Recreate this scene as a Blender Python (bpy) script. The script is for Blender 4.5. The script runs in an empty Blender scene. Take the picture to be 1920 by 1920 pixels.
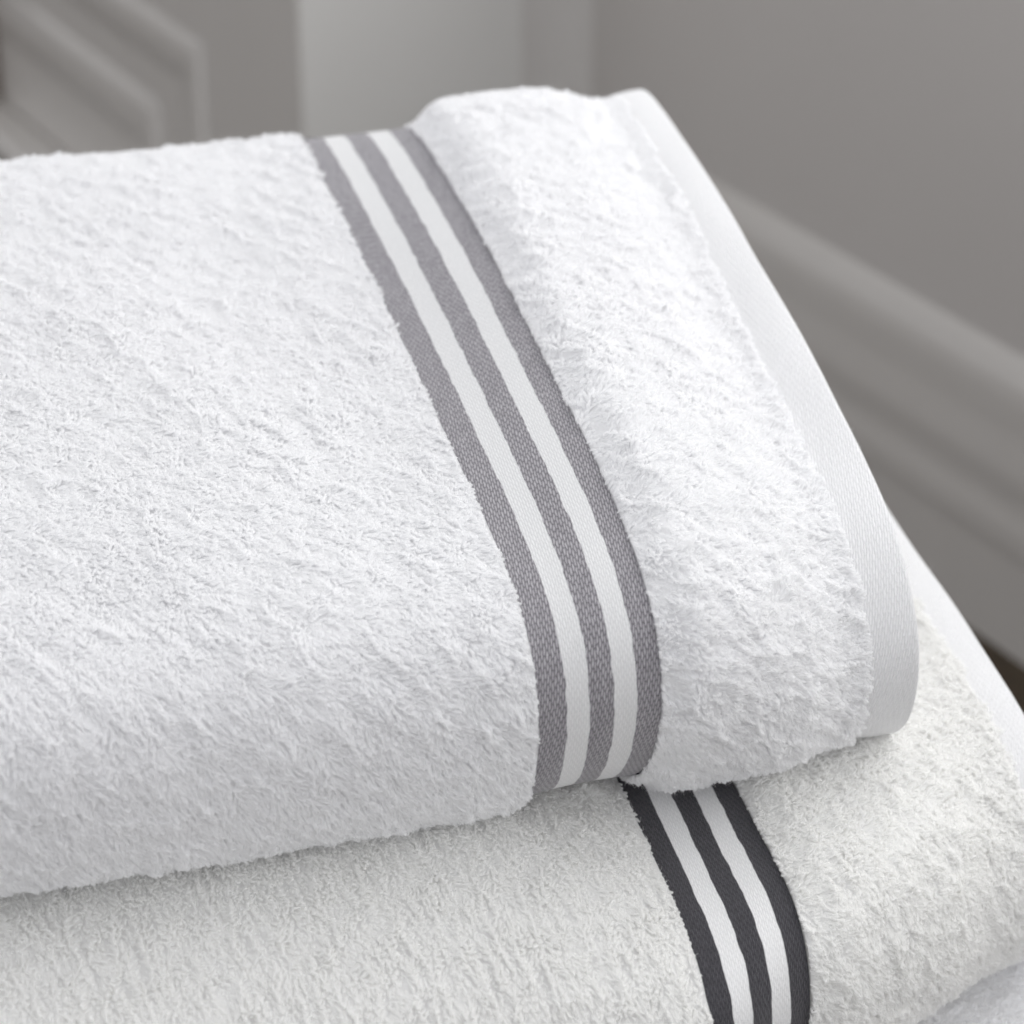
import bpy, math, numpy as np
from mathutils import Vector, Matrix
scn = bpy.context.scene
rng = np.random.default_rng(7)

# ------------------------------------------------------------------ camera
A, E = math.radians(16), math.radians(28.5)
R_ = np.array([math.cos(A), -math.sin(A), 0.]); FH = np.array([math.sin(A), math.cos(A), 0.])
FW = FH*math.cos(E) + np.array([0, 0, -math.sin(E)]); UP = np.cross(R_, FW)
CAM = np.array([-.25422, -.84848, .56930])
cd = bpy.data.cameras.new('camera'); cam = bpy.data.objects.new('camera', cd); scn.collection.objects.link(cam)
cam.matrix_world = Matrix(((R_[0], UP[0], -FW[0], CAM[0]), (R_[1], UP[1], -FW[1], CAM[1]), (R_[2], UP[2], -FW[2], CAM[2]), (0, 0, 0, 1)))
cd.sensor_width = 36; cd.lens = 36*5000/1920; cd.clip_start = .05; cd.clip_end = 50
cd.dof.use_dof = True; cd.dof.focus_distance = 1.10; cd.dof.aperture_fstop = 6.6; cd.dof.aperture_blades = 0
scn.camera = cam

# ------------------------------------------------------------------ light
w = bpy.data.worlds.new('World'); scn.world = w; w.use_nodes = True
w.node_tree.nodes['Background'].inputs[0].default_value = (.97, .975, 1, 1)
w.node_tree.nodes['Background'].inputs[1].default_value = .83
def area(name, loc, target, size, sizey, power, col):
    l = bpy.data.lights.new(name, 'AREA'); l.shape = 'RECTANGLE'; l.size = size; l.size_y = sizey; l.energy = power; l.color = col
    o = bpy.data.objects.new(name, l); scn.collection.objects.link(o); o.location = loc
    o.rotation_euler = (Vector(target) - Vector(loc)).to_track_quat('-Z', 'Y').to_euler(); return o
area('window_light', (1.15, .62, 1.0), (0.05, .12, -.02), 1.6, 1.2, 14.5, (1, .995, .98))
area('low_side_fill_light', (1.0, -.25, .30), (.25, .05, -.12), .7, .5, 2.3, (1, .995, .98))  # added fill lamp, brightens the corner of the lowest towel
scn.view_settings.view_transform = 'Standard'; scn.view_settings.look = 'None'
scn.view_settings.exposure = .02; scn.view_settings.gamma = 1
scn.cycles.filter_width = 1.9; scn.cycles.diffuse_bounces = 24; scn.cycles.max_bounces = 28; scn.cycles.adaptive_threshold = .03; scn.cycles.transmission_bounces = 24
try: scn.cycles_curves.shape = 'THICK'
except Exception: pass

# ------------------------------------------------------------------ noise helpers
def vnoise(x, y, scale, seed):
    g = np.random.default_rng(seed).random((256, 256))*2 - 1
    x = x/scale + 100.37; y = y/scale + 57.71
    i = np.floor(x).astype(int); j = np.floor(y).astype(int); fx = x-i; fy = y-j
    fx = fx*fx*(3-2*fx); fy = fy*fy*(3-2*fy)
    a = g[i % 256, j % 256]; b = g[(i+1) % 256, j % 256]; c = g[i % 256, (j+1) % 256]; d = g[(i+1) % 256, (j+1) % 256]
    return (a*(1-fx)+b*fx)*(1-fy) + (c*(1-fx)+d*fx)*fy
def fbm(x, y, scale, seed, n=3):
    return sum(vnoise(x, y, scale/2**k, seed+k)*.5**k for k in range(n))
def sstep(a, b, x):
    t = np.clip((x-a)/(b-a), 0, 1); return t*t*(3-2*t)

# ------------------------------------------------------------------ materials
def newmat(name):
    m = bpy.data.materials.new(name); m.use_nodes = True; nt = m.node_tree; nt.nodes.clear()
    out = nt.nodes.new('ShaderNodeOutputMaterial'); return m, nt, out
def N(nt, t, **k):
    n = nt.nodes.new(t)
    for a, v in k.items(): setattr(n, a, v)
    return n
def M(nt, op, a, b=None, c=None):
    n = nt.nodes.new('ShaderNodeMath'); n.operation = op
    for i, v in enumerate((a, b, c)):
        if v is None: continue
        if isinstance(v, (int, float)): n.inputs[i].default_value = v
        else: nt.links.new(v, n.inputs[i])
    return n.outputs[0]
def pile_mat(name, col, trans):
    m, nt, out = newmat(name)
    d = N(nt, 'ShaderNodeBsdfDiffuse'); t = N(nt, 'ShaderNodeBsdfTranslucent'); mx = N(nt, 'ShaderNodeMixShader')
    d.inputs[0].default_value = (*col, 1); t.inputs[0].default_value = (*col, 1); mx.inputs[0].default_value = trans
    nt.links.new(d.outputs[0], mx.inputs[1]); nt.links.new(t.outputs[0], mx.inputs[2]); nt.links.new(mx.outputs[0], out.inputs[0]); return m
def weave_mat(name, light, dark, cw=.8, dl=2.6, depth=.12, contrast=1.0, slant=.12):
    m, nt, out = newmat(name)
    uv = N(nt, 'ShaderNodeUVMap', uv_map='UVMap'); sp = N(nt, 'ShaderNodeSeparateXYZ'); nt.links.new(uv.outputs[0], sp.inputs[0])
    no = N(nt, 'ShaderNodeTexNoise'); no.inputs['Scale'].default_value = .35; nt.links.new(uv.outputs[0], no.inputs['Vector']); no.inputs['Detail'].default_value = 4
    nf = M(nt, 'SUBTRACT', no.outputs[0], .5)
    u = M(nt, 'ADD', sp.outputs[0], M(nt, 'MULTIPLY', nf, 1.1)); v = M(nt, 'ADD', sp.outputs[1], M(nt, 'MULTIPLY', nf, 1.6))
    u = M(nt, 'ADD', u, M(nt, 'MULTIPLY', v, slant))
    cu = M(nt, 'DIVIDE', u, cw); col = M(nt, 'FLOOR', cu); fu = M(nt, 'FRACT', cu)
    par = M(nt, 'MULTIPLY', col, .5)
    wn = N(nt, 'ShaderNodeTexWhiteNoise', noise_dimensions='1D'); nt.links.new(col, wn.inputs['W'])
    vv = M(nt, 'ADD', M(nt, 'DIVIDE', v, dl), M(nt, 'ADD', par, M(nt, 'MULTIPLY', wn.outputs[0], .22))); fv = M(nt, 'FRACT', vv)
    cell = N(nt, 'ShaderNodeTexWhiteNoise', noise_dimensions='2D'); cc = N(nt, 'ShaderNodeCombineXYZ')
    nt.links.new(col, cc.inputs[0]); nt.links.new(M(nt, 'FLOOR', vv), cc.inputs[1]); nt.links.new(cc.outputs[0], cell.inputs['Vector'])
    hu = M(nt, 'POWER', M(nt, 'SINE', M(nt, 'MULTIPLY', fu, math.pi)), .7); hv = M(nt, 'POWER', M(nt, 'SINE', M(nt, 'MULTIPLY', fv, math.pi)), .45)
    h = M(nt, 'MULTIPLY', hu, hv)
    h2 = M(nt, 'MULTIPLY', h, M(nt, 'ADD', .75, M(nt, 'MULTIPLY', cell.outputs[0], .25)))
    mixf = M(nt, 'MINIMUM', M(nt, 'ADD', M(nt, 'MULTIPLY', h2, contrast), 1-contrast*.9), 1.0)
    mc = N(nt, 'ShaderNodeMix', data_type='RGBA'); nt.links.new(mixf, mc.inputs[0]); mc.inputs[6].default_value = (*dark, 1); mc.inputs[7].default_value = (*light, 1)
    bp = N(nt, 'ShaderNodeBump'); bp.inputs['Distance'].default_value = depth*.001; bp.inputs['Strength'].default_value = 1; nt.links.new(h2, bp.inputs['Height'])
    p = N(nt, 'ShaderNodeBsdfPrincipled'); nt.links.new(mc.outputs[2], p.inputs['Base Color']); nt.links.new(bp.outputs[0], p.inputs['Normal'])
    p.inputs['Roughness'].default_value = .75; p.inputs['Specular IOR Level'].default_value = .25; p.inputs['Sheen Weight'].default_value = .3
    nt.links.new(p.outputs[0], out.inputs[0]); return m
def plain_mat(name, col, rough=.6, nscale=20, amt=.06, bump=.0005):
    m, nt, out = newmat(name)
    tc = N(nt, 'ShaderNodeTexCoord'); no = N(nt, 'ShaderNodeTexNoise'); no.inputs['Scale'].default_value = nscale; no.inputs['Detail'].default_value = 6
    nt.links.new(tc.outputs['Object'], no.inputs['Vector'])
    mc = N(nt, 'ShaderNodeMix', data_type='RGBA'); nt.links.new(no.outputs[0], mc.inputs[0])
    mc.inputs[6].default_value = (*[c*(1-amt) for c in col], 1); mc.inputs[7].default_value = (*[c*(1+amt) for c in col], 1)
    bp = N(nt, 'ShaderNodeBump'); bp.inputs['Distance'].default_value = bump; nt.links.new(no.outputs[0], bp.inputs['Height'])
    p = N(nt, 'ShaderNodeBsdfPrincipled'); nt.links.new(mc.outputs[2], p.inputs['Base Color']); p.inputs['Roughness'].default_value = rough
    nt.links.new(bp.outputs[0], p.inputs['Normal']); nt.links.new(p.outputs[0], out.inputs[0]); return m

M_PILE = pile_mat('white_terry', (.985, .985, .988), .45)
M_PILE2 = pile_mat('cream_terry', (.985, .984, .977), .45)
M_WHITE = weave_mat('white_woven', (.90, .90, .90), (.62, .62, .63), cw=1.0, dl=4.0, depth=.25, contrast=.6, slant=.04)
M_GREY = weave_mat('grey_woven', (.54, .52, .55), (.045, .04, .05), cw=1.05, dl=4.4, depth=.4, contrast=1.0)
M_CHAR = weave_mat('charcoal_woven', (.066, .064, .074), (.014, .012, .016), cw=.95, dl=4.4, depth=.3, contrast=.9)
M_HEM = weave_mat('white_hem', (.92, .92, .925), (.70, .70, .72), cw=1.2, dl=6.0, depth=.4, contrast=.55, slant=.22)
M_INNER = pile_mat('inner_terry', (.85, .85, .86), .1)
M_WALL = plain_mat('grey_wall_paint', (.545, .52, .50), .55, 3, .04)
M_RETURN = plain_mat('lit_return_tone', (.78, .775, .755), .5, 3, .04)  # light falling on the return wall, put into a paler wall colour
M_CORNER = plain_mat('corner_light_blend', (.655, .635, .615), .5, 3, .04)  # tone between wall and return, blends the painted light step
M_TRIM = plain_mat('grey_gloss_paint', (.55, .527, .502), .35, 5, .04)
M_BROWN = plain_mat('dark_brown_wood', (.10, .06, .035), .5, 12, .4)
M_CARPET = plain_mat('brown_floor', (.055, .038, .022), .8, 60, .5, .004)

# ------------------------------------------------------------------ object helpers
def link(o, parent=None):
    scn.collection.objects.link(o)
    if parent is not None: o.parent = parent
    return o
def meshobj(name, V, F, mat, parent=None, uv=None, smooth=True):
    me = bpy.data.meshes.new(name); V = np.asarray(V, dtype=np.float32)
    F = np.asarray(F, dtype=np.int32) if not isinstance(F, list) else F
    if isinstance(F, list): me.from_pydata([tuple(map(float, v)) for v in V], [], F)
    else:
        n = len(F); me.vertices.add(len(V)); me.vertices.foreach_set('co', V.ravel()); me.loops.add(n*4); me.loops.foreach_set('vertex_index', F.ravel())
        me.polygons.add(n); me.polygons.foreach_set('loop_start', np.arange(0, n*4, 4, dtype=np.int32)); me.update(calc_edges=True)
    if uv is not None:
        l = me.uv_layers.new(name='UVMap'); idx = np.empty(len(me.loops), dtype=np.int32); me.loops.foreach_get('vertex_index', idx)
        l.data.foreach_set('uv', np.asarray(uv, dtype=np.float32)[idx].ravel())
    if smooth: me.polygons.foreach_set('use_smooth', np.ones(len(me.polygons), dtype=bool))
    me.materials.append(mat); me.validate(); return link(bpy.data.objects.new(name, me), parent)
def empty(name, loc):
    o = bpy.data.objects.new(name, None); o.location = loc; o.empty_display_size = .02; return link(o)
def grid_faces(nu, nv, closed=False):
    i, j = np.meshgrid(np.arange(nu-1), np.arange(nv if closed else nv-1), indexing='ij'); j2 = (j+1) % nv
    return np.stack([i*nv+j, (i+1)*nv+j, (i+1)*nv+j2, i*nv+j2], -1).reshape(-1, 4)

# ------------------------------------------------------------------ towel surface
NB, NF, NT = 150, 170, 60        # samples: back top -> front, front -> back bottom, back closure
def resamp(P, n, sm=0):
    P = np.asarray(P, float); t = np.r_[0, np.cumsum(np.hypot(*np.diff(P, axis=0).T))]
    Q = np.c_[np.interp(np.linspace(0, t[-1], 200), t, P[:, 0]), np.interp(np.linspace(0, t[-1], 200), t, P[:, 1])]
    if sm:
        k = np.exp(-.5*(np.arange(-3*sm, 3*sm+1)/sm)**2); k /= k.sum(); m = 3*sm
        Qp = np.r_[2*Q[0]-Q[m:0:-1], Q, 2*Q[-1]-Q[-2:-m-2:-1]]; Q = np.c_[np.convolve(Qp[:, 0], k, 'valid'), np.convolve(Qp[:, 1], k, 'valid')]
    t = np.r_[0, np.cumsum(np.hypot(*np.diff(Q, axis=0).T))]
    return np.c_[np.interp(np.linspace(0, t[-1], n), t, Q[:, 0]), np.interp(np.linspace(0, t[-1], n), t, Q[:, 1])]
def closed_profile(top, bot, back):
    """top: back-top to front-most, bot: front-most to back-bottom, back: bottom to top (all in mm: Y, Z)"""
    a = resamp(top, NB); b = resamp([top[-1]]+bot, NF); c = resamp([bot[-1]]+back+[top[0]], NT)
    P = np.r_[a[:-1], b[:-1], c[:-1]]; n = len(P)
    k = np.exp(-.5*(np.arange(-15, 16)/4.5)**2); k /= k.sum()
    Pp = np.r_[P[-15:], P, P[:15]]; P = np.c_[np.convolve(Pp[:, 0], k, 'valid'), np.convolve(Pp[:, 1], k, 'valid')]
    return P
class Sheet:
    def __init__(self, stations):
        self.X = np.array([s[0] for s in stations])/1000.; self.P = np.array([closed_profile(*s[1:]) for s in stations])/1000.; self.n = self.P.shape[1]
        d = np.zeros_like(self.P); h = np.diff(self.X); s = np.diff(self.P, axis=0)/h[:, None, None]
        d[1:-1] = (s[:-1]*h[1:, None, None]+s[1:]*h[:-1, None, None])/(h[:-1]+h[1:])[:, None, None]; d[0] = s[0]; d[-1] = s[-1]; d *= .8
        self.d = d; self.extra = lambda X, v: 0*X
        mid = np.argmin(abs(self.X-.1)); q = self.P[mid]; self.L = np.r_[0, np.cumsum(np.hypot(*np.diff(np.r_[q, q[:1]], axis=0).T))]
    def v_of_mm(self, mm): return np.interp(mm/1000., self.L, np.arange(self.n+1))
    def mm_of_v(self, v): return np.interp(v, np.arange(self.n+1), self.L)*1000
    def raw(self, X, v):
        Xc = np.clip(X, self.X[0], self.X[-1]); k = np.clip(np.searchsorted(self.X, Xc, side='right')-1, 0, len(self.X)-2)
        h = self.X[k+1]-self.X[k]; t = ((Xc-self.X[k])/h)[:, None]; i = np.floor(v).astype(int) % self.n; j = (i+1) % self.n; f = (v-np.floor(v))[:, None]
        g = lambda Arr, kk: Arr[kk, i]*(1-f)+Arr[kk, j]*f
        p0, p1, m0, m1 = g(self.P, k), g(self.P, k+1), g(self.d, k)*h[:, None], g(self.d, k+1)*h[:, None]
        q = (2*t**3-3*t**2+1)*p0+(t**3-2*t**2+t)*m0+(-2*t**3+3*t**2)*p1+(t**3-t**2)*m1
        return np.c_[X, q]
    def frame(self, X, v):
        e = .002; dv = .8
        tx = self.raw(X+e, v)-self.raw(X-e, v); tv = self.raw(X, v+dv)-self.raw(X, v-dv)
        tx /= np.linalg.norm(tx, axis=1)[:, None]+1e-12; tv /= np.linalg.norm(tv, axis=1)[:, None]+1e-12
        n = np.cross(tx, tv); n /= np.linalg.norm(n, axis=1)[:, None]+1e-12
        return tx, tv, -n
    def surf(self, X, v, off=0.):
        tx, tv, n = self.frame(X, v); return self.raw(X, v) + n*(self.extra(X, v)+off)[:, None]

def strip(sheet, name, x0, x1, dx, v0, v1, nv, mat, parent, off, edge0=None, edge1=None, closed=False):
    xs = np.linspace(0, 1, max(3, int((x1-x0)/dx)+1)); vs = np.linspace(v0, v1, nv) if not closed else np.arange(nv)*sheet.n/nv
    a, b = np.meshgrid(xs, vs, indexing='ij'); a = a.ravel(); b = b.ravel(); mm = sheet.mm_of_v(b)
    e0 = x0 + (edge0(mm) if edge0 else 0); e1 = x1 + (edge1(mm) if edge1 else 0); X = e0+(e1-e0)*a
    o = off(X, b) if callable(off) else np.full_like(X, off)
    return meshobj(name, sheet.surf(X, b, o), grid_faces(len(xs), nv, closed), mat, parent, uv=np.c_[X*1000, mm])

# ------------------------------------------------------------------ terry loops
def curves_obj(name, P, rad, mat, parent):
    n, k, _ = P.shape; hc = bpy.data.hair_curves.new(name); hc.add_curves([k]*n)
    hc.attributes['position'].data.foreach_set('vector', P.astype(np.float32).ravel())
    ra = hc.attributes.get('radius') or hc.attributes.new('radius', 'FLOAT', 'POINT'); ra.data.foreach_set('value', rad.astype(np.float32).ravel())
    hc.materials.append(mat); return link(bpy.data.objects.new(name, hc), parent)
def streak(X, mm, seed, ang=.93, w=4.5, l=15):
    c, s = math.cos(ang), math.sin(ang); a = X*c+mm*s; b = -X*s+mm*c
    return .7*vnoise(a/l+.5*vnoise(X, mm, 25, seed+3), b/w+.5*vnoise(X, mm, 11, seed+4), 1, seed)+.3*vnoise(a/l*2.2, b/w*2.2, 1, seed+1)
def loops(sheet, name, x0, x1, v0, v1, sp, mat, parent, leanf, height=3.3, seed=1, thin=.0, fuzz=.5, off=0., hf=None, sa=(.93, 4.5, 15), along=True, edge=None, ragged=.3):
    r = np.random.default_rng(seed); m0, m1 = sheet.mm_of_v(np.array([v0, v1])); nx = int((x1-x0)*1000/sp); nm = int((m1-m0)/sp)
    a, b = np.meshgrid(np.arange(nx)+.5, np.arange(nm)+.5, indexing='ij'); a = a + .5*(np.arange(nm) % 2)[None]
    X = (x0*1000+(a+r.uniform(-.38, .38, a.shape))*sp).ravel(); mm = (m0+(b+r.uniform(-.38, .38, a.shape))*sp).ravel()
    keep = (X < x1*1000) if edge is None else (X < edge(mm)+ragged*fbm(mm, X, 5, seed, 2)); X, mm = X[keep], mm[keep]; n = len(X)
    Xm = X/1000; v = sheet.v_of_mm(mm); tx, tv, nn = sheet.frame(Xm, v); base = sheet.raw(Xm, v)+nn*(sheet.extra(Xm, v)+off)[:, None]
    lx, lv = leanf(X, mm)                       # lean in units of height
    e = .4
    for sc, am, sd in ((9, .8, seed+11), (3.6, .2, seed+23)):
        lx = lx + am*(fbm(X+e, mm, sc, sd, 1)-fbm(X-e, mm, sc, sd, 1))/(2*e)*sc*.55; lv = lv + am*(fbm(X, mm+e, sc, sd, 1)-fbm(X, mm-e, sc, sd, 1))/(2*e)*sc*.55
    lx = lx + r.normal(0, .10, n); lv = lv + r.normal(0, .10, n)
    H = height/1000*(1+.22*fbm(X, mm, 9, seed+5, 2)+r.normal(0, .15, n)); H = np.clip(H, .0012, .0055)
    if hf is not None: H = H*hf(X, mm)
    stf = lambda a, b: streak(a, b, seed+70, *sa); st = stf(X, mm); e = 1.2
    gx = stf(X+e, mm)-stf(X-e, mm); gv = stf(X, mm+e)-stf(X, mm-e)
    lx = lx+.8*gx; lv = lv+.8*gv; H = H*(1+.2*st); base = base+nn*(.0008*st)[:, None]
    th = np.arctan2(lv, lx)+(r.normal(0, .4, n) if along else math.pi/2+r.normal(0, .8, n)); W = r.uniform(.75, 1.25, n)/1000
    sh = np.array([(-.25, -.05), (-.50, .38), (-.46, .74), (0, 1.0), (.46, .76), (.50, .40), (.25, -.05)]); P = np.empty((n, 7, 3))
    tw = r.normal(0, .5, n)
    for i, (ww, hh) in enumerate(sh):
        ang = th+tw*hh; s = (ww+r.normal(0, .10, n))*W; dx = np.cos(ang)*s; dv = np.sin(ang)*s
        q = max(hh, 0)**1.5; L = np.sqrt(1+ (lx**2+lv**2)*.9)
        P[:, i] = base + nn*(H*hh/L)[:, None] + tx*((dx+lx*H*q/L))[:, None] + tv*((dv+lv*H*q/L))[:, None]
    # every loop is one soft twisted yarn
    ply = []
    for q in range(1):
        d = r.normal(0, .00017, (n, 1, 3))+r.normal(0, .00009, (n, 7, 3)); Q = P+d; Q[:, 0] = P[:, 0]+d[:, 0]*.3; Q[:, -1] = P[:, -1]+d[:, -1]*.3; ply.append(Q)
    Q = np.concatenate(ply); rad = np.tile(np.array([.36, .40, .43, .42, .43, .40, .36])/1000, (n, 1))*r.uniform(.8, 1.2, n)[:, None]
    curves_obj(name, Q, rad, mat, parent)
    k = int(n*fuzz)
    if k:
        s = r.choice(n, k, replace=k > n); f = P[s][:, 1:6]+r.normal(0, .00035, (k, 5, 3)); 
        ext = nn[s]*(r.uniform(-.0003, .0014, k))[:, None]; f[:, 3] += ext*.6; f[:, 4] = f[:, 3]+ext*.7+r.normal(0, .0009, (k, 3)); f[:, 2] += ext*.3
        curves_obj('stray_fibres', f, np.tile(np.array([.07, .07, .06, .05, .03])/1000, (k, 1)), mat, parent)
    return P

def tag(o, label, cat, group=None):
    o['label'] = label; o['category'] = cat
    if group: o['group'] = group

def make_towel(stations, X0, band, hem, xend, stripe_mat, pile, label, leanL, leanR, seed, vis, sp, stripe_w, pv, extra, height=3.0, fuzz=1.4, xl=-.34, loopx0=-.27, panel=None, bend=0., saL=(.93, 5.2, 12), saR=(.6, 5, 11)):
    S = Sheet(stations); S.extra = extra
    root = empty('folded_towel', (X0, .2, float(S.P[0, :, 1].min()))); tag(root, label, 'towel', 'stack of folded white bath towels')
    root_inv = Matrix.Translation(-Vector(root.location))
    def fix():  # children are built in world coordinates
        for c in root.children: c.matrix_parent_inverse = root_inv
    b0, b1 = band; n = S.n
    bd0 = lambda mm: -bend*(1-sstep(20, 230, mm))
    rag = lambda sd, am: (lambda mm: am*fbm(mm, mm*0, 6, sd, 3))
    # terry panels: base cloth with fine unevenness, loops growing out of it
    mkb = lambda sd, sa: (lambda X, v: .0008+.0008*streak(X*1000, S.mm_of_v(v), sd+70, *sa)+.0002*fbm(X*1000, S.mm_of_v(v), 6, seed+40, 2))
    pl = strip(S, 'terry_panel', xl, b0, .0022, 0, n, 560, pile, root, mkb(seed, saL), edge1=bd0, closed=True)
    pr = strip(S, 'terry_panel', b1, hem, .0018, 0, n, 560, pile, root, mkb(seed+100, saR), closed=True)
    loops(S, 'terry_loops', loopx0, b0+.0002, vis[0], vis[1], sp, pile, pl, leanL, height, seed, fuzz=fuzz, sa=saL, edge=lambda mm: b0*1000+.2+bd0(mm)*1000, hf=lambda X, mm: .75+.25*sstep(b0*1000, b0*1000-5, X))
    loops(S, 'terry_loops', b1-.0002, hem+.012, vis[0], vis[1], sp, pile, pr, leanR, height, seed+100, fuzz=fuzz, sa=saR, along=False, ragged=1.2, edge=lambda mm: hem*1000+.6+7.5*(1-sstep(60, 300, mm)),
          hf=lambda X, mm: 1-.55*sstep(hem*1000-3, hem*1000+6, X))
    # flat woven border: white tape with three stripes
    wd = b1-b0; edges = [b0+wd*f for f in stripe_w]; wob = [rag(seed+60+k, .00035) for k in range(len(edges))]
    wob[0] = bd0; wob[-1] = None
    for k in (1, 2, 3, 4): wob[k] = (lambda f, q: (lambda mm: f(mm)+q*bd0(mm)))(wob[k], 1-k/5)
    rib = lambda X, v: -.0004+0*X
    bd = None
    for k in range(len(edges)-1):
        if k % 2 == 1:
            o = strip(S, 'woven_border' if bd is None else 'white_stripe', edges[k], edges[k+1], .0012, 0, n, 700, M_WHITE, root, rib, wob[k], wob[k+1], closed=True)
            if bd is None: bd = o
            else: o.parent = bd
    for k in (0, 2, 4): strip(S, 'stripe', edges[k], edges[k+1], .0012, 0, n, 700, stripe_mat, bd, rib, wob[k], wob[k+1], closed=True)
    # hem: flat woven edge, turned over into a rounded rim, then the inside face of the cloth
    def hemoff(X, v): return -.0004 + .0005*np.sin(np.clip((X-hem)/(xend-hem), 0, 1)*math.pi)
    hm = strip(S, 'hem', hem, xend, .001, 0, n, 420, M_HEM, root, hemoff, closed=True)
    vs = np.arange(420)*n/420; rows = []
    for ang in np.linspace(0, math.pi, 8): rows.append(S.surf(np.full(420, xend), vs, np.full(420, -.0004-.0016*(1-math.cos(ang))))+np.array([.0018*math.sin(ang), 0, 0]))
    for xx in (xend-.004, xend-.012, xend-.03): rows.append(S.surf(np.full(420, xx), vs, np.full(420, -.0038)))
    meshobj('rolled_edge', np.concatenate(rows), grid_faces(len(rows), 420, True), M_HEM, hm, uv=np.c_[np.repeat(np.arange(len(rows)), 420)*.8+(xend*1000), np.tile(S.mm_of_v(vs), len(rows))])
    # short frayed fibres along the cut edge
    k = 260; r = np.random.default_rng(seed+7); fv = r.uniform(0, 330, k); P0 = S.surf(np.full(k, xend), fv, np.full(k, -.001)); _, tvv, nn = S.frame(np.full(k, xend), fv)
    dr = np.array([1., 0, 0])+nn*r.normal(.1, .5, k)[:, None]+tvv*r.normal(0, .9, k)[:, None]; ln = r.gamma(2, .00045, k)[:, None]; F = np.empty((k, 5, 3))
    for i in range(5): F[:, i] = P0+dr*ln*i/4+nn*(np.sin(i*1.1+r.uniform(0, 6, k))*.0003)[:, None]*(i > 0)
    curves_obj('frayed_fibres', F, np.tile(np.array([.06, .06, .05, .05, .03])/1000, (k, 1)), pile, hm)
    # folded layers inside, seen only at the open ends
    rings = []; prof = S.surf(np.full(420, xend-.02), vs, np.full(420, -.004)); m = prof.mean(0); ymin, ymax = prof[:, 1].min(), prof[:, 1].max(); half = (prof[:, 2].max()-prof[:, 2].min())/2
    core = prof.copy(); core[:, 1] = np.clip(prof[:, 1], ymin+half*.9, ymax-half*.9); tp = prof[vs < NB-1]; bt = prof[(vs >= NB-1) & (vs < NB+NF-2)]; tp = tp[np.argsort(tp[:, 1])]; bt = bt[np.argsort(bt[:, 1])]; core[:, 2] = (np.interp(core[:, 1], tp[:, 1], tp[:, 2])+np.interp(core[:, 1], bt[:, 1], bt[:, 2]))/2
    for k in range(33):
        t = k/32; p = prof*(1-t)+core*t; p[:, 0] = xend-.009-.005*(1-abs(math.sin(math.pi*t*5)))-.002*vnoise(vs*3, vs*0+k, 9, seed); rings.append(p)
    inn = [S.surf(np.full(420, xx), vs, np.full(420, -.006)) for xx in np.linspace(xl+.01, xend-.03, 12)]; rings = inn+rings
    meshobj('folded_layers', np.concatenate(rings), grid_faces(len(rings), 420, True), M_INNER, root)
    prof0 = inn[0]; core2 = core.copy(); rings2 = [prof0*(1-t)+core*t for t in np.linspace(0, 1, 12)]
    for p in rings2: p[:, 0] = xl+.01
    meshobj('folded_layers', np.concatenate(rings2), grid_faces(12, 420, True), M_INNER, root)
    for c in root.children_recursive:
        if c.parent == root: c.matrix_parent_inverse = root_inv
    return S, root

# ---- top towel (profiles in mm: Y depth, Z height)
backL = [(200, -52), (400, -30), (432, -14)]; clL = [(446, 10), (450, 40), (444, 70)]
L = [(428, 87), (399, 88), (339, 82), (295, 75), (257, 69), (222, 63), (184, 58), (151, 53.5), (120, 49.5), (90, 45.5), (66, 41.5), (42, 36.5), (22.8, 30), (9.2, 20.5), (1.6, 8.9), (-1.5, -4)]
LB = [(-.5, -18), (3.5, -33), (11, -49), (28, -62), (60, -68)]+backL
RT = [(402, 96), (354, 97), (319, 94), (288, 92), (258, 89), (233, 85.5), (205, 81), (178, 76), (146, 70.5), (114, 65), (84, 60), (59, 54), (37.5, 47), (20.5, 38.5), (6.5, 28.5), (-1.6, 15.5), (-4.7, 3)]
RB = [(-4, -10), (1, -27), (13, -46), (33, -64), (58, -76), (90, -80), (200, -62), (400, -32), (430, -16)]; clR = [(442, 10), (440, 50), (425, 84)]
HBT = [(400, 99), (347, 91), (272, 79), (221, 66), (171, 54), (130, 43), (82, 29.5), (54, 15), (36, -4), (26, -24)]
HBB = [(27, -45), (34, -62), (52, -76), (90, -82), (200, -64), (400, -34), (425, -20)]; clH = [(436, 10), (432, 50), (420, 84)]
HT = [(412, 97), (393, 98.5), (372, 97), (322, 91), (268, 82), (209, 70), (154, 56), (108, 42.5), (76, 30), (58, 21), (46, 11.5), (37.5, -1), (29.5, -12), (25.5, -22)]
HB_ = [(26.5, -38), (32, -59), (47, -75), (84, -90), (200, -64), (400, -30), (424, -18)]
st1 = [(-340, L, LB, clL), (-240, L, LB, clL), (-120, L, LB, clL), (0, L, LB, clL), (50, RT, RB, clR),
       (152, HBT, HBB, clH), (175, HT, HB_, clH)]
def extra1(X, v):
    x = X*1000; und = sstep(150, 200, v)*(1-sstep(300, 340, v))
    e = .0065*und*(1-sstep(-22, 0, x))                                   # left panel sags below the border
    e = e + .0007*(1-sstep(-14, 0, x))
    e = e + .0075*sstep(50, 66, x)*(1-sstep(110, 150, x))*(1-.35*und)    # right panel puffs up
    bk = np.maximum(1-sstep(15, 75, v), sstep(345, 372, v))
    e = e + bk*(.0048*sstep(52, 75, x)-.0022*np.exp(-((x-150)/9)**2))
    e = e + .0016*fbm(x, v*3, 60, 5, 2)*(1-np.exp(-((x-25)/28)**2))
    return e
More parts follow.
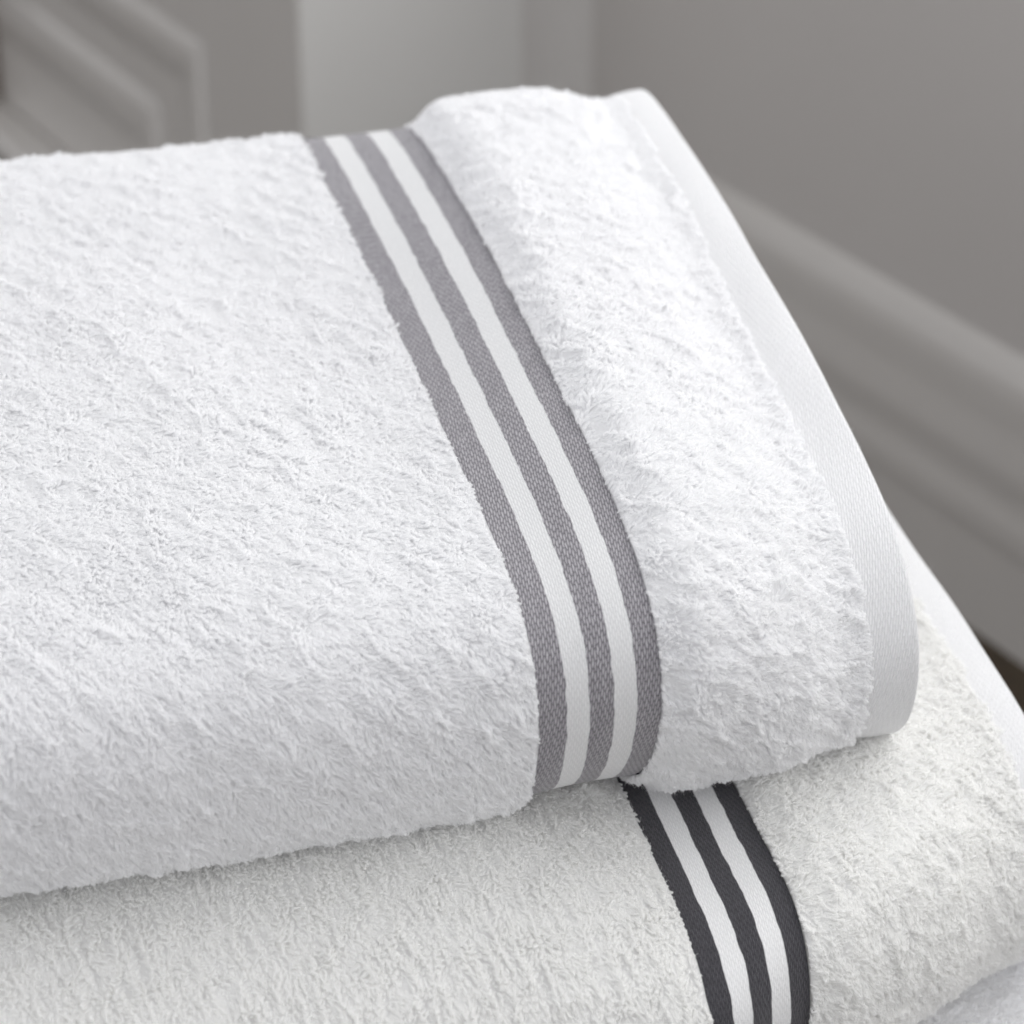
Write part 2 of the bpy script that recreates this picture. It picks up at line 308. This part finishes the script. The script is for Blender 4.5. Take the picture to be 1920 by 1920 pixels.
leanL1 = lambda X, mm: ((.75+.3*fbm(X, mm, 40, 91, 2))*(.15+.85*sstep(0, -4, X)), (1.15+.3*fbm(X, mm, 40, 92, 2))*(1-.65*sstep(430, 500, mm))*(.25+.75*sstep(10, 90, mm)))
leanR1 = lambda X, mm: (.25+.75*sstep(100, 150, X)+.4*fbm(X, mm, 30, 93, 2), .35+.5*fbm(X, mm, 30, 94, 2))
SW = (0, .235, .42, .615, .80, 1)
make_towel(st1, 0, (0, .05), .152, .175, M_GREY, M_PILE, 'thick white terry towel with three pale grey stripes, on top of the stack', leanL1, leanR1, 11, (-14, 235), 1.38, SW, None, extra1, bend=.0045)

# ---- second towel
def shift(P, dy, dz): return [(y+dy, z+dz) for y, z in P]
B2 = [(-62, -150), (-48, -175), (-20, -192), (40, -198), (200, -180), (400, -150), (430, -135)]; cl2 = [(446, -110), (448, -80), (430, -52)]
T2a = [(405, -36), (300, -46), (200, -58), (100, -68), (44, -76), (18, -80), (-17, -86), (-43, -91), (-62, -98), (-76, -108), (-82, -122), (-80, -136)]
T2L = [(405, -34), (300, -44), (200, -55), (100, -64), (44, -69), (10, -72), (-20, -78), (-46, -85), (-66, -96), (-80, -114), (-83, -130)]
T2b = [(405, -36), (300, -48), (200, -60), (100, -72), (60, -80), (24, -83.5), (-3, -85), (-22, -86), (-37, -90), (-49, -98), (-56, -110), (-58.5, -121), (-58, -134)]
B2b = [(-54, -155), (-44, -175), (-16, -192), (40, -198), (200, -180), (400, -150), (430, -135)]
T2h = [(405, -34), (300, -46), (230, -55), (178, -62), (140, -64.5), (102, -70), (72, -75), (40, -82), (14, -95), (-6, -114), (-14, -132)]
B2h = [(-12, -150), (-4, -168), (12, -184), (50, -194), (200, -178), (400, -148), (430, -134)]
st2 = [(-340, T2L, B2, cl2), (-150, T2L, B2, cl2), (0, T2L, B2, cl2), (50, T2a, B2, cl2), (100, T2b, B2b, cl2), (226, T2h, B2h, cl2), (242, T2h, B2h, cl2)]
def extra2(X, v):
    x = X*1000; return .004*sstep(100, 116, x)*(1-sstep(170, 212, x)) + .0015*(1-sstep(36, 50, x)) + .0012*fbm(x, v*3, 60, 15, 2)
leanL2 = lambda X, mm: (.08+.2*fbm(X, mm, 40, 191, 2), 1.25+.2*fbm(X, mm, 40, 192, 2))
leanR2 = lambda X, mm: (.3+.4*fbm(X, mm, 30, 193, 2), .75+.4*fbm(X, mm, 30, 194, 2))
make_towel(st2, .05, (.05, .10), .226, .242, M_CHAR, M_PILE2, 'cream white terry towel with three charcoal stripes, second from the top', leanL2, leanR2, 31, (20, 235), 1.4, (0, .215, .41, .61, .80, 1), None, extra2, height=2.6, fuzz=1.0, loopx0=-.26, saL=(1.45, 2.8, 11), saR=(1.2, 4, 9))

# ---- third towel, only a corner shows
mv = lambda P, dy=-52, dz=-116: shift(P, dy, dz)
st3 = [(X+70, mv(a), mv(b), mv(c)) for X, a, b, c in st2]
extra3 = lambda X, v: .002*fbm(X*1000, v*3, 50, 25, 2)
make_towel(st3, .12, (.12, .17), .282, .308, M_GREY, M_PILE, 'white terry towel of which only a bright corner shows, lowest in the stack', leanL2, leanR2, 51, (60, 200), 1.9, SW, None, extra3, height=2.9, fuzz=.3, loopx0=.05, xl=-.27)

# ------------------------------------------------------------------ the room behind, out of focus
DW = np.array([-.24192, .97030, 0]); N1 = np.array([.97030, .24192, 0]); O1 = np.array([.56969, .70135, 0])
FLOOR = -.463
def box(name, O, s0, s1, d0, d1, z0, z1, mat, parent=None, bev=.0):
    """box along the wall direction s, depth d towards the room (-N1)"""
    V = [O+DW*s-N1*d+np.array([0, 0, z]) for s in (s0, s1) for d in (d0, d1) for z in (z0, z1)]
    F = [[0, 1, 3, 2], [4, 6, 7, 5], [0, 4, 5, 1], [2, 3, 7, 6], [0, 2, 6, 4], [1, 5, 7, 3]]
    o = meshobj(name, V, F, mat, parent, smooth=False)
    if bev: m = o.modifiers.new('bevel', 'BEVEL'); m.width = bev; m.segments = 3
    return o
def extrude(name, O, prof, s0, s1, mat, parent=None, dirv=None, nrm=None):
    dirv = DW if dirv is None else dirv; nrm = -N1 if nrm is None else nrm; k = len(prof)
    V = [O+dirv*s+nrm*d+np.array([0, 0, z]) for s in (s0, s1) for d, z in prof]
    F = [[i, (i+1) % k, k+(i+1) % k, k+i] for i in range(k)]+[list(range(k))[::-1], list(range(k, 2*k))]
    return meshobj(name, V, F, mat, parent, smooth=False)
SC = .635; DEP = .26                      # corner of the recess, depth of the return
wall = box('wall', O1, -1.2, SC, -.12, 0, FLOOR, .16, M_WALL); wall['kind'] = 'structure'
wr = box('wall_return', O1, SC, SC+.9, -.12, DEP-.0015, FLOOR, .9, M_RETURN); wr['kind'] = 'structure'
O3 = O1
ang = np.linspace(0, math.pi/2, 9); RC = .045
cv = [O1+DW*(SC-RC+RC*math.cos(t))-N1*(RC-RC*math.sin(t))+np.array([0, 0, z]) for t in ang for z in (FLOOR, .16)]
co = meshobj('added_corner_cove', cv, grid_faces(9, 2), M_CORNER); co['kind'] = 'structure'  # cove added to ease the dark shade where the walls meet
cb = box('wall_panelled', O3, SC+.0005, SC+1.9, DEP-.0015, DEP, FLOOR, .9, M_TRIM); cb['kind'] = 'structure'
bb = box('plinth', O3, SC+.1, SC+1.9, DEP, DEP+.05, FLOOR, FLOOR+.03, M_TRIM, None, .01); bb['kind'] = 'structure'
fl = meshobj('floor', [(-3, -3, FLOOR), (4, -3, FLOOR), (4, 5, FLOOR), (-3, 5, FLOOR)], [[0, 1, 2, 3]], M_CARPET, smooth=False); fl['kind'] = 'structure'
# skirting board with a moulded top
pr = [(0, FLOOR), (.017, FLOOR), (.017, -.388), (.0185, -.376), (.0185, -.364), (.0165, -.350), (.0163, -.340), (.0172, -.330), (.0172, -.320), (.0155, -.306), (.014, -.294), (.0133, -.280), (.0125, -.268), (.0105, -.258), (.006, -.248), (0, -.238)]
sk = extrude('skirting', O1, pr, -1.2, SC-.001, M_TRIM); sk['kind'] = 'structure'
# panel mouldings
def frame(name, O, s0, s1, z0, z1, wdt, dep, mat, parent):
    D = DEP
    prf = [(0, 0), (dep*.3, .0), (dep, wdt*.3), (dep*.8, wdt*.6), (dep*.25, wdt), (0, wdt)]
    rows = []
    for d, i in prf:
        rows.append([O+DW*s-N1*(D+d)+np.array([0, 0, z]) for s, z in ((s0+i, z0+i), (s1-i, z0+i), (s1-i, z1-i), (s0+i, z1-i))])
    V = np.array(rows).reshape(-1, 3); return meshobj(name, V, grid_faces(len(prf), 4, True), mat, parent, smooth=False)
fr = frame('panel_moulding', O3, SC+.20, SC+1.1, FLOOR-.2, -.205, .05, .0035, M_TRIM, None)
fr['label'] = 'blurred grey raised panel moulding on the wall behind the towels'; fr['category'] = 'wall moulding'
fr2 = frame('inner_moulding', O3, SC+.31, SC+.99, FLOOR-.15, -.295, .06, .0042, M_TRIM, fr)
wp = box('wooden_post', O3, SC+.772, SC+.83, DEP, DEP+.03, FLOOR, .6, M_BROWN, None, .003)
tag(wp, 'dark brown wooden post at the far left edge behind the towels', 'post')
